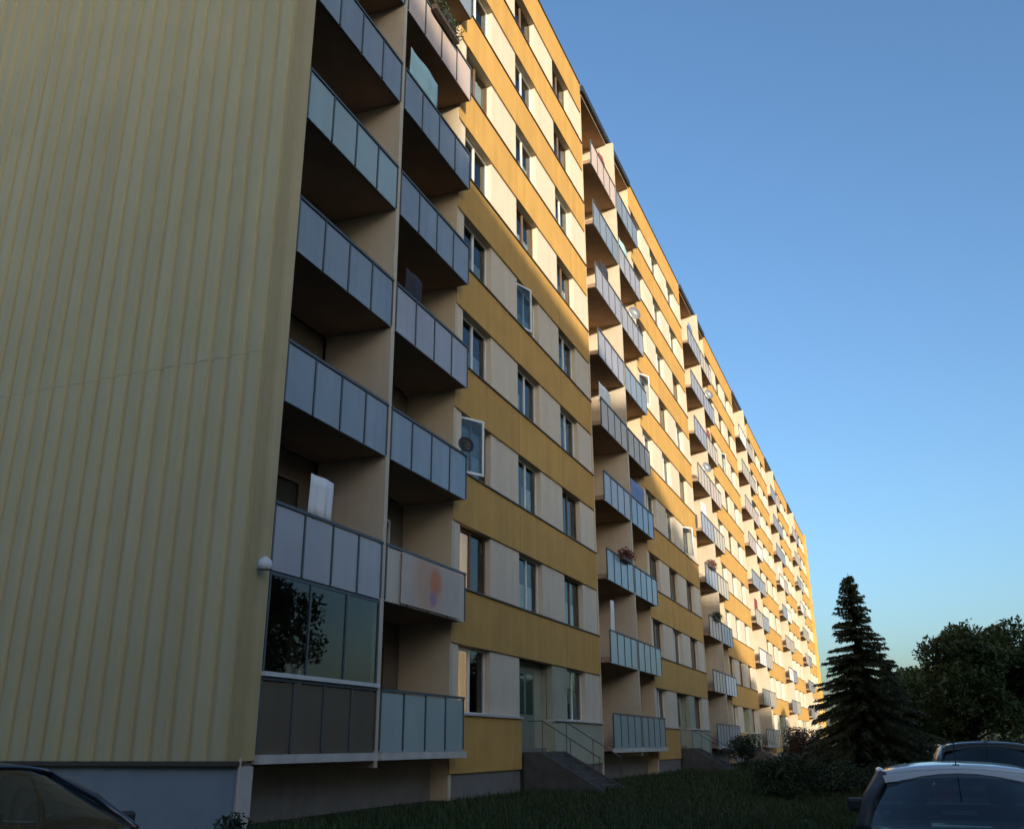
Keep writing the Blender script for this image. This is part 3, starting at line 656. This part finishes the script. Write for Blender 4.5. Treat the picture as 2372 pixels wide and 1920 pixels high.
# ------------------------------------------------------------------ things on the balconies
def bay(s, b): 
    x0 = SG+s*MOD; return (x0+0.3, x0+BAY-0.07) if b == 0 else (x0+BAY+0.07, x0+2*BAY-0.1)
def planter(s, k, b, u, label, m='flower', w=0.8):
    xa, xb = bay(s, b); x = xa+(xb-xa)*u
    t = thing('flower_box', label, 'flower box', (x, D-0.10, zs(k)+0.98), 0, 'flower boxes hung on balcony railings')
    obj('trough', MB().box(-w/2, w/2, -0.10, 0.04, -0.02, 0.13), 'sill', t, bevel=0.01)
    obj('plants', leaf_cloud([(-w/2+w*(i+0.5)/5, -0.03, 0.22+0.05*(i % 2)) for i in range(5)], [0.26]*5, 2600, 0.035, 'plants'), m, t)
def laundry(s, k, b, u, w, h, m, label, z=1.55):
    xa, xb = bay(s, b); x = xa+(xb-xa)*u
    v = []; f = []; n = 14
    for i in range(n+1):
        for j in range(5):
            v.append((w*(i/n-0.5), 0.03*math.sin(i*1.3+j*0.4)*(j/4)+0.02*math.sin(i*0.6), -h*j/4))
    for i in range(n):
        for j in range(4): f.append((i*5+j, i*5+j+1, i*5+j+6, i*5+j+5))
    o = obj('hanging_cloth', mesh_from(v, f, 'cloth'), m, loc=(x, D+0.14, zs(k)+z+h/2), smooth=True)
    so = o.modifiers.new('thick', 'SOLIDIFY'); so.thickness = 0.006
    tag(o, label, 'cloth')
    return o
def dish(s, k, b, u, label, m='steel', r=0.32, z=1.35):
    xa, xb = bay(s, b); x = xa+(xb-xa)*u
    t = thing('satellite_dish', label, 'satellite dish', (x, D-0.08, zs(k)+z))
    o = obj('reflector', MB().lathe([(0.0, 0.0), (r*0.5, 0.02), (r, 0.09), (r*0.98, 0.075), (r*0.5, 0.008), (0.0, -0.012)], 20), m, t, smooth=True)
    o.rotation_euler = (R(80), 0, R(-40))
    obj('arm', MB().tube([(0, 0, -0.05), (0.15, -0.30, -0.12)], 0.012, 6).tube([(0, 0.02, 0), (0, 0.09, -0.3)], 0.02, 6), 'steel', t)
planter(0, 6, 1, 0.5, 'flower box with dark trailing plants high on the first balcony stack', 'leafd', 1.4)
laundry(0, 5, 1, 0.35, 1.5, 0.95, 'cloth_t', 'pale teal cloth hung above a high balcony railing', 1.7)
laundry(0, 6, 1, 0.72, 0.8, 1.1, 'cloth_d', 'dark cloth hung over a top balcony of the first stack', 1.6)
dish(0, 2, 1, 0.93, 'black satellite dish at the end of a balcony railing beside an open window', 'black', 0.2, 1.25)
laundry(0, 1, 0, 0.45, 0.75, 0.75, 'cloth_w', 'white cloth drying in the balcony beside the gable corner', 1.5)
laundry(0, 5, 0, 0.12, 0.9, 0.8, 'cloth_b', 'blue cloth hanging in a high balcony by the gable corner', 1.35)
pl = obj('printed_cloth', MB().box(-1.35, 1.35, -0.012, 0.0, -0.50, 0.50), 'poster', loc=((bay(0, 1)[0]+bay(0, 1)[1])/2+0.1, D-0.05, zs(1)+0.53))
tag(pl, 'beige cloth with orange print tied to the first floor balcony', 'cloth')
po = thing('bicycle_wheel', 'pale wheel leaning inside the ground floor loggia', 'wheel', (bay(0, 0)[0]+1.55, D+0.35, zs(0)+1.1))
po.rotation_euler = (0, 0, R(30))
ring = MB(); ring.tube([(0.30*math.cos(a*math.pi/12), 0, 0.30*math.sin(a*math.pi/12)) for a in range(25)], 0.018, 6); obj('tyre', ring, 'railw', po)
sp_ = MB()
for a in range(8): sp_.tube([(0, 0, 0), (0.29*math.cos(a*math.pi/4), 0, 0.29*math.sin(a*math.pi/4))], 0.004, 4)
sp_.tube([(0, -0.05, 0), (0, 0.05, 0)], 0.03, 8); obj('spokes', sp_, 'steel', po)
planter(2, 3, 0, 0.4, 'flower box with reddish flowers on the third balcony stack', 'flower', 1.6)
planter(2, 2, 0, 0.5, 'flower box with dark green plants low on the third balcony stack', 'leafd', 1.5)
laundry(1, 3, 1, 0.5, 2.2, 0.9, 'cloth_b', 'blue cloth hung in a balcony of the second stack', 1.55)
laundry(1, 1, 0, 0.25, 0.5, 1.4, 'cloth_w', 'narrow white cloth hung low in the second balcony stack', 1.5)
laundry(1, 8, 0, 0.6, 1.0, 0.8, 'cloth_r', 'dark red cloth hung in a top balcony of the second stack', 1.4)
dish(1, 6, 1, 0.5, 'grey satellite dish high on the second balcony stack')
dish(2, 5, 0, 0.6, 'grey satellite dish halfway up the third balcony stack')
dish(2, 7, 1, 0.4, 'grey satellite dish near the top of the third balcony stack')
planter(1, 2, 0, 0.6, 'flower box with red flowers on the second balcony stack', 'flower', 1.2)
ORD = ['ground', 'first', 'second', 'third', 'fourth', 'fifth', 'sixth', 'seventh', 'eighth']; STK = ['first', 'second', 'third', 'fourth', 'fifth', 'sixth']
for (s_, k_, b_, u_, w_, h_, m_, nm) in ((1, 4, 0, 0.3, 1.6, 0.8, 'cloth_w', 'white'), (1, 6, 0, 0.5, 1.2, 0.9, 'cloth_d', 'dark'), (1, 7, 1, 0.4, 1.4, 0.8, 'cloth_t', 'pale teal'), (2, 4, 0, 0.5, 1.8, 0.9, 'cloth_w', 'white'), (2, 6, 1, 0.5, 1.4, 0.8, 'cloth_r', 'dark red'), (2, 8, 0, 0.5, 1.4, 0.9, 'cloth_b', 'blue'), (3, 3, 0, 0.5, 1.8, 0.9, 'cloth_r', 'dark red'), (3, 6, 1, 0.5, 1.6, 0.9, 'cloth_d', 'dark'), (4, 5, 0, 0.5, 1.8, 0.9, 'cloth_w', 'white'), (0, 3, 1, 0.3, 0.8, 0.7, 'cloth_d', 'dark')):
    laundry(s_, k_, b_, u_, w_, h_, m_, '%s cloth hung on the %s floor of the %s balcony stack' % (nm, ORD[k_], STK[s_]), 1.5)
# roof bits
for i, (x, lab) in enumerate(((33.5, 'small dark vent stack on the roof above the second balcony stack'), (53.0, 'small dark vent stack on the roof above the third balcony stack'))):
    t = thing('roof_vent', lab, 'vent', (x, 12.0, ZR-0.3)); obj('pipe', MB().tube([(0, 0, 0), (0, 0, 0.7)], 0.12, 10), 'fascia', t); obj('cowl', MB().lathe([(0.0, 0.95), (0.2, 0.8), (0.2, 0.74), (0.0, 0.74)], 12), 'fascia', t)
